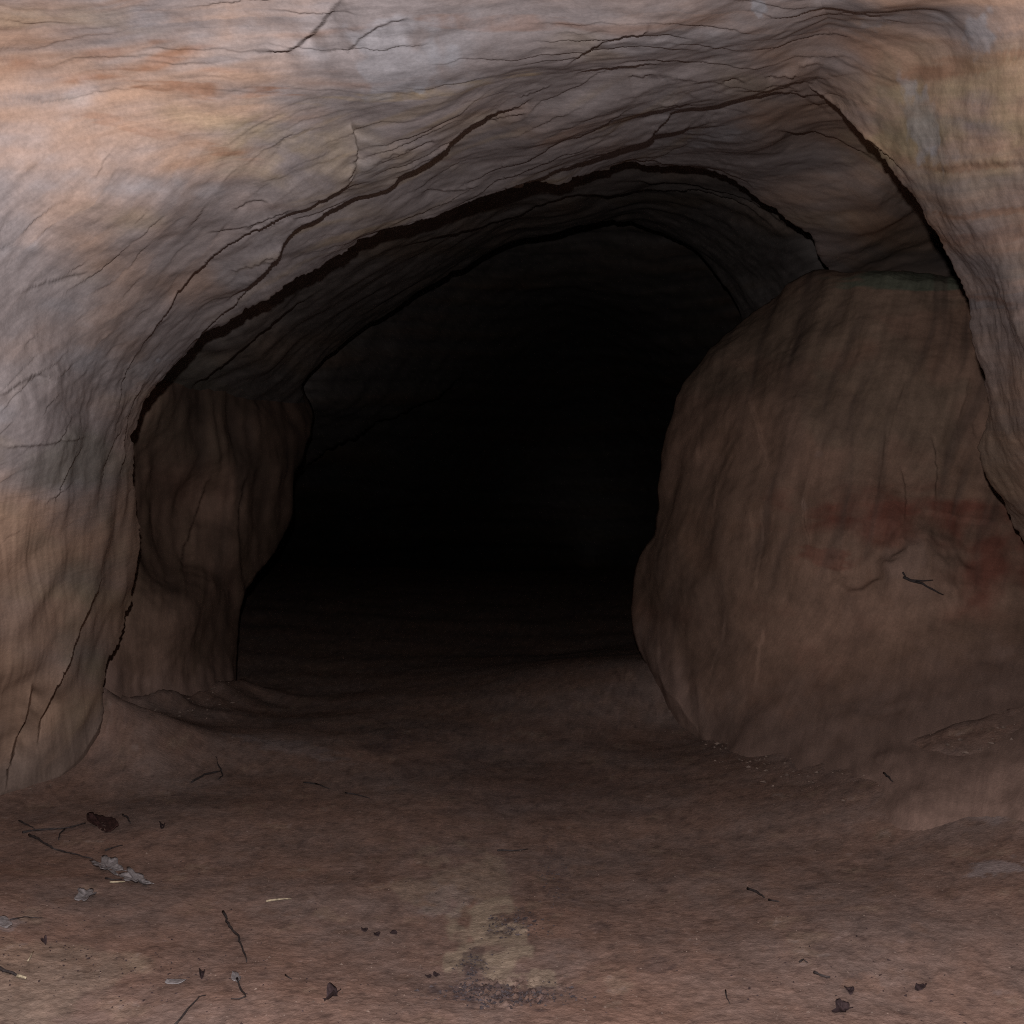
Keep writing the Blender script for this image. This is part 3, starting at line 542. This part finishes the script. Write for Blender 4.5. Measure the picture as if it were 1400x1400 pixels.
# ---- unseen shell added round the cave to stop sky leaks, and the ground outside
def box_shell(name, faces, mat):
    me = bpy.data.meshes.new(name); vs_, fs = [], []
    for f in faces:
        k = len(vs_); vs_ += f; fs.append([k, k+1, k+2, k+3])
    me.from_pydata(vs_, [], fs); me.materials.append(mat)
    o = bpy.data.objects.new(name, me); scene.collection.objects.link(o); o['kind'] = 'structure'; return o
x0, x1, y0, y1, z0, z1 = -16, 16, .9, 60, -4, 12
box_shell('sky_block_shell', [[(x0, y0, z0), (x0, y1, z0), (x0, y1, z1), (x0, y0, z1)], [(x1, y0, z0), (x1, y1, z0), (x1, y1, z1), (x1, y0, z1)], [(x0, y1, z0), (x1, y1, z0), (x1, y1, z1), (x0, y1, z1)], [(x0, y0, z1), (x1, y0, z1), (x1, y1, z1), (x0, y1, z1)],
    [(x0, y0, z0), (-2.1, y0, z0), (-2.1, y0, z1), (x0, y0, z1)], [(2.1, y0, z0), (x1, y0, z0), (x1, y0, z1), (2.1, y0, z1)], [(-2.1, y0, 2.9), (2.1, y0, 2.9), (2.1, y0, z1), (-2.1, y0, z1)]], ROCK)
box_shell('ground', [[(-600, -1200, -.12), (600, -1200, -.12), (600, 1.9, -.12), (-600, 1.9, -.12)]], EARTH)

# ------------------------------------------------------------------ litter on the floor
def on_floor(u, v):
    """where the line of sight through a pixel meets the floor"""
    d = 1/np.linspace(1/2.2, 1/9, 160); q = unproj(np.full(160, float(u)), np.full(160, float(v)), d)
    gap = q[:, 2]-floor_z(q[:, 0], q[:, 1]); k = int(np.argmax(gap < 0)); k = max(k, 1)
    f = gap[k-1]/(gap[k-1]-gap[k]+1e-9); p = q[k-1]*(1-f)+q[k]*f
    return Vector(p)
def on_boulder(u, v):
    k = np.argmin((Bu-u)**2+(Bv-v)**2); return Vector(BP.reshape(-1, 3)[k]) + Vector((0, -.012, .012))

def on_foot(u, v):
    me = bpy.data.objects['boulder'].data; c = np.empty(len(me.vertices)*3, np.float32); me.vertices.foreach_get('co', c); c = c.reshape(-1, 3)
    a, b = proj(c); k = np.argsort((a-u)**2+(b-v)**2)[:6]; k = k[np.argmin(c[k, 1])]
    return Vector(c[k].tolist()) + Vector((0, -.012, .012))

def tube(bm, pts, r0, r1, sides=6):
    pts = [Vector(p) for p in pts]; dense = []
    for a, b in zip(pts, pts[1:]):
        n = max(2, int((b-a).length/.025))
        for i in range(n): dense.append(a.lerp(b, i/n))
    dense.append(pts[-1]); rings = []
    m = len(dense)-1
    for i, p in enumerate(dense):
        if 0 < i < m: p = p + Vector((random.uniform(-1, 1), random.uniform(-1, 1), random.uniform(-.3, .7)))*r0*.55
        t = (dense[min(i+1, m)]-dense[max(i-1, 0)]).normalized(); sx = t.orthogonal().normalized(); sy = t.cross(sx)
        r = (r0+(r1-r0)*i/m)*random.uniform(.82, 1.2)
        rings.append([bm.verts.new(p+(sx*math.cos(6.283*k/sides)+sy*math.sin(6.283*k/sides))*r) for k in range(sides)])
    for A, B in zip(rings, rings[1:]):
        for k in range(sides): bm.faces.new((A[k], A[(k+1) % sides], B[(k+1) % sides], B[k]))
    bm.faces.new(rings[0][::-1]); bm.faces.new(rings[-1])

def link(name, bm, mat, parent=None, smooth=True):
    me = bpy.data.meshes.new(name); bm.normal_update(); bm.to_mesh(me); bm.free(); me.materials.append(mat)
    if smooth: me.polygons.foreach_set('use_smooth', [True]*len(me.polygons))
    o = bpy.data.objects.new(name, me); scene.collection.objects.link(o)
    if parent: o.parent = parent
    return o
def tag(o, label, cat, group=None):
    o['label'] = label; o['category'] = cat
    if group: o['group'] = group
    return o

def twig(label, lines, w, mat=None, at=on_floor, name='twig', group='twigs on the cave floor'):
    """lines in picture points; w is the thickness there"""
    bm = bmesh.new(); 
    for i, ln in enumerate(lines):
        ps = [at(*p) for p in ln]; r = w*.43*ps[0].y/F_PX*(1 if i == 0 else .7)
        ps = [p+Vector((0, 0, r*.5+.003+.003*random.random())) for p in ps]
        tube(bm, ps, r, r*.45)
    return tag(link(name, bm, mat or BARK), label, 'twig' if name == 'twig' else 'straw', group)

def leaf(label, cu, cv, ru, rv, ang, mat, lobes=5, depth=.28, curl=.012, name='leaf', cat='leaf', group='fallen leaves on the cave floor', stem=0):
    """a dry leaf: lobed outline laid on the floor, cupped and wrinkled, with a thin body"""
    bm = bmesh.new(); a = math.radians(ang); nA, nR = 40, 6; seed = cu*.37
    rr = np.r_[0, np.repeat(np.arange(1, nR+1)/nR, nA)]; th = np.r_[0, np.tile(np.arange(nA)*2*math.pi/nA, nR)]
    o = 1-depth*(.5+.5*np.cos(lobes*th+seed)) + .08*np.sin(5*th+seed) + .10*pn(np.cos(th)*2.5+seed, np.sin(th)*2.5, 0*th)
    x, y = rr*o*ru*np.cos(th), rr*o*rv*np.sin(th)
    pu, pv = cu+x*math.cos(a)-y*math.sin(a), cv+x*math.sin(a)+y*math.cos(a)
    c0 = on_floor(cu, cv); dd = (CAM_H-c0.z)*F_PX/(pv-700); px = (pu-700)/F_PX*dd
    pz = floor_z(px, dd) + .003 + curl*rr*rr*(.5+.5*np.sin(2*th+seed)) + .3*curl*pn(px*60, dd*60, 0*px+seed)
    def pt(i, k, up):
        j = 0 if i < 0 else 1+i*nA+k % nA
        return (px[j], dd[j], pz[j]+up)
    for up in (.0, -.0016):
        c = bm.verts.new(pt(-1, 0, up)); rg = [[bm.verts.new(pt(i, k, up)) for k in range(nA)] for i in range(nR)]
        for k in range(nA):
            f = (c, rg[0][k], rg[0][(k+1) % nA]); bm.faces.new(f if up == 0 else f[::-1])
            for i in range(nR-1):
                f = (rg[i][k], rg[i+1][k], rg[i+1][(k+1) % nA], rg[i][(k+1) % nA]); bm.faces.new(f if up == 0 else f[::-1])
        if up == 0: top = rg[-1]
        else:
            for k in range(nA): bm.faces.new((top[k], rg[-1][k], rg[-1][(k+1) % nA], top[(k+1) % nA]))
    ob = tag(link(name, bm, mat), label, cat, group)
    if stem:
        sb = bmesh.new(); e = Vector((math.cos(a), math.sin(a)))
        ps = [on_floor(cu+e.x*q, cv+e.y*q)+Vector((0, 0, .006)) for q in (ru*.1, ru*.9, ru*.9+stem)]
        tube(sb, ps, .0016, .0010); link('stem', sb, mat, ob)
    return ob

twig('dark forked twig lying at the foot of the left cave wall', [[(31, 1140), (50, 1136), (90, 1135), (117, 1127)], [(26, 1124), (47, 1135)], [(88, 1135), (82, 1142), (80, 1150)]], 4.2)
twig('long thin dark twig slanting down to the pale lobed leaf', [[(40, 1143), (58, 1152), (75, 1163), (100, 1170), (126, 1176)]], 4.0)
twig('short dark twig just right of the crumpled red-brown leaf', [[(168, 1116), (174, 1120), (178, 1128)]], 3.2)
twig('straight dark twig above the pale lobed leaf', [[(144, 1164), (156, 1160), (168, 1157)]], 2.6)
twig('bent dark twig with an upright kink in front of the rock pillar', [[(262, 1071), (280, 1061), (302, 1056), (304, 1062), (298, 1067)], [(303, 1056), (298, 1046), (295, 1036)]], 3.6)
twig('thin dark twig lying alone in mid floor, the left one of two', [[(415, 1071), (435, 1074), (451, 1080)]], 2.8)
twig('thin dark twig lying alone in mid floor, the right one of two', [[(472, 1085), (488, 1088), (506, 1093)]], 2.8)
twig('small dark twig under the pale straw', [[(144, 1203), (154, 1205), (167, 1204)]], 3)
twig('arched thin twig close to the left edge of the picture', [[(14, 1260), (33, 1256), (58, 1257)]], 3.0)
t = twig('thick dark twig at the left edge with a pale broken end', [[(-8, 1321), (8, 1330), (25, 1338)]], 7)
bm = bmesh.new(); tube(bm, [on_floor(24, 1337)+Vector((0, 0, .006)), on_floor(36, 1340)+Vector((0, 0, .006))], .0055, .003); link('broken_end', bm, STRAW, t)['label'] = 'pale splintered end'
twig('long knotty twig above the small pale leaf', [[(305, 1249), (313, 1268), (325, 1282), (332, 1300), (337, 1318)]], 4.2)
twig('hooked twig with its upper end on the small pale leaf', [[(324, 1341), (330, 1355), (336, 1366), (327, 1369), (316, 1369)]], 3.6)
twig('slanting dark twig cut off by the bottom edge of the picture', [[(240, 1404), (258, 1382), (272, 1366), (281, 1364)]], 3.8)
twig('tiny dark twig between the dark leaf and the small pale leaf', [[(390, 1336), (399, 1341)]], 2.8)
twig('curved dark twig on the right half of the floor', [[(1022, 1217), (1034, 1221), (1045, 1230)]], 4.2)
twig('very short twig just right of the curved dark twig', [[(1051, 1232), (1065, 1235)]], 3.4)
twig('small angled twig above the thick dark stub', [[(1093, 1318), (1098, 1315), (1104, 1319)]], 3.2)
twig('thick short dark stub on the right half of the floor', [[(1113, 1333), (1123, 1337), (1135, 1339)]], 6)
twig('thin dark twig in the middle of the floor above the pale earth patch', [[(680, 1165), (705, 1165), (722, 1163)]], 3.2)
twig('thin upright twig near the bottom edge right of centre', [[(992, 1356), (994, 1368), (998, 1376)]], 2.6)
twig('short dark twig at the foot of the huge rounded rock', [[(1208, 1058), (1219, 1070)]], 3.6, at=on_foot)
twig('forked dark twig caught on the lump of the huge rounded rock', [[(1231, 796), (1240, 800), (1255, 806), (1268, 814), (1286, 821)], [(1240, 800), (1255, 804), (1271, 804)], [(1231, 789), (1236, 797)]], 4.5, at=on_boulder)
twig('pale straw lying in front of the lobed pale leaves', [[(150, 1208), (171, 1208)]], 3.6, STRAW, name='straw', group='pale straws')
twig('pale straw lying alone left of the middle of the floor', [[(364, 1235), (380, 1233), (398, 1231)]], 4.0, STRAW, name='straw', group='pale straws')
twig('pale straw splinter near the left edge above the thick twig', [[(38, 1316), (46, 1303)]], 2.6, STRAW, name='straw', group='pale straws')

leaf('crumpled red-brown leaf beside the forked twig', 141, 1127, 25, 13, 28, LEAF_RED, 3, .3, .035)
leaf('pale grey lobed leaf at the end of the long thin twig', 146, 1187, 24, 14, 12, LEAF_PALE, 7, .38, .022, stem=6)
leaf('pale pinkish lobed leaf right of the pale straw', 185, 1204, 24, 11, 14, LEAF_PALE, 7, .38, .020, stem=5)
leaf('pale triangular leaf flat on the soil left of the straw', 117, 1226, 18, 10, -35, LEAF_PALE, 5, .35, .015)
leaf('pale blue-grey leaf scrap at the very left edge', 4, 1262, 14, 9, 10, LEAF_PALE, 3, .3, .008)
leaf('small pale leaf under the hooked twig', 323, 1338, 7, 11, -12, LEAF_PALE, 3, .3, .010)
leaf('narrow pale leaf left of the small pale leaf', 240, 1343, 15, 5, -6, LEAF_PALE, 3, .2, .006)
leaf('dark purple leaf near the bottom edge left of centre', 453, 1364, 12, 8, -35, LEAF_DARK, 2, .3, .025, stem=5)
leaf('dark ragged leaf near the bottom edge right of centre', 1149, 1383, 13, 9, -10, LEAF_DARK, 4, .4, .022, stem=6)
leaf('small grey-black leaf above the dark ragged leaf', 1161, 1356, 7, 5, 10, LEAF_DARK, 2, .3, .012)
leaf('small dark leaf farthest right on the near floor', 1259, 1352, 9, 4, -12, LEAF_DARK, 3, .3, .012)
leaf('small upright dark leaf left of the small pale leaf', 276, 1334, 5, 8, 10, LEAF_DARK, 2, .3, .02)
leaf('small dark leaf right of the crumpled red-brown leaf', 222, 1131, 5, 3.5, -20, LEAF_DARK, 2, .3, .02)
leaf('small dark leaf curled below the pale patch on the left', 60, 1290, 4, 3, 0, LEAF_DARK, 2, .3, .02)
for lb, cu, cv in (('dark seed husk, leftmost of the row of three', 498, 1272), ('dark seed husk, middle one of the row of three', 515, 1278), ('dark seed husk, rightmost of the row of three', 538, 1277), ('dark seed husk at the left of the dark crumbly patch', 597, 1334), ('tiny dark seed husk beside the one left of the dark patch', 585, 1336)):
    leaf(lb, cu, cv, 5, 3, random.uniform(-25, 25), LEAF_DARK, 1, .15, .006, name='seed_husk', cat='seed husk', group='seed husks')

def crumbs(name, label, cat, spots, mat):
    """loose grains that nobody could count: one object"""
    V, Fc = [], []
    base = np.array([(1, 0, 0), (-.5, .87, 0), (-.5, -.87, 0), (0, 0, 1), (0, 0, -.6)]); fc = [(0, 1, 3), (1, 2, 3), (2, 0, 3), (1, 0, 4), (2, 1, 4), (0, 2, 4)]
    for x, y, s in spots:
        k = len(V); a = random.uniform(0, 6.28); ca, sa = math.cos(a), math.sin(a); el = random.uniform(.6, 2.2)
        for b in base:
            bx, by, bz = b*np.array([s*el, s, s*random.uniform(.5, 1)])*random.uniform(.7, 1.3)
            V.append((x+bx*ca-by*sa, y+bx*sa+by*ca, bz+s*.3))
        Fc += [(k+i, k+j, k+l) for i, j, l in fc]
    V = np.array(V); V[:, 2] += np.repeat(floor_z(np.array([q[0] for q in spots]), np.array([q[1] for q in spots])), 5)
    me = bpy.data.meshes.new(name); me.from_pydata(V.tolist(), [], Fc); me.materials.append(mat)
    o = bpy.data.objects.new(name, me); scene.collection.objects.link(o); o['kind'] = 'stuff'; o['label'] = label; o['category'] = cat
def spread(n, smin, smax):
    r = []
    for _ in range(n):
        y = 1/random.uniform(1/6.0, 1/2.5); x = random.uniform(-.5, .5)*y
        r.append((x, y, random.uniform(smin, smax)*random.random()**.7))
    return r
def around(lst, smin, smax):
    r = []
    for cu, cv, ru, rv, n in lst:
        uu_ = cu+rng.randn(n)*ru*.5; vv2 = cv+rng.randn(n)*rv*.5; z = np.full(n, -.05)
        for _ in range(6):
            d = (CAM_H-z)*F_PX/np.maximum(vv2-700, 40); x = (uu_-700)/F_PX*d; z = .5*z+.5*FT(x, d)
        r += [(float(p), float(q), random.uniform(smin, smax)) for p, q in zip(x, d)]
    return r
crumbs('dark_crumbs', 'dark bits of bark and litter strewn over the cave floor', 'litter', spread(700, .0012, .0045) + around([(60, 1290, 150, 90, 160), (250, 1330, 200, 60, 120), (1150, 1340, 200, 60, 60), (150, 1170, 150, 50, 80)], .001, .0042), LEAF_DARK)
crumbs('earth_crumbs', 'loose brown grains of sand and earth on the floor', 'earth', spread(4200, .0010, .0040), CRUMB)
clods = []
for q, h, w in FEET:
    L = np.r_[0, np.cumsum(np.linalg.norm(np.diff(q[:, :2], axis=0), axis=1))]
    for _ in range(int(L[-1]*70)):
        t = rng.uniform(0, L[-1]); x, y = np.interp(t, L, q[:, 0]), np.interp(t, L, q[:, 1]); r = -abs(rng.randn())*.22-.03; n_ = math.hypot(x, y)
        clods.append((x+x/n_*r+rng.randn()*.06, y+y/n_*r+rng.randn()*.05, .003+.010*rng.rand()**4))
crumbs('earth_clods', 'small clods of brown earth along the feet of the rocks', 'earth', clods, CRUMB)
crumbs('charred_crumbs', 'dark crumbly charred patch in the earth at the bottom centre', 'charred litter', around([(690, 1356, 95, 18, 330), (700, 1262, 42, 16, 160), (645, 1318, 22, 24, 120), (640, 1345, 26, 10, 90), (755, 1200, 24, 50, 60), (535, 1012, 40, 12, 50)], .0015, .006), CHAR)
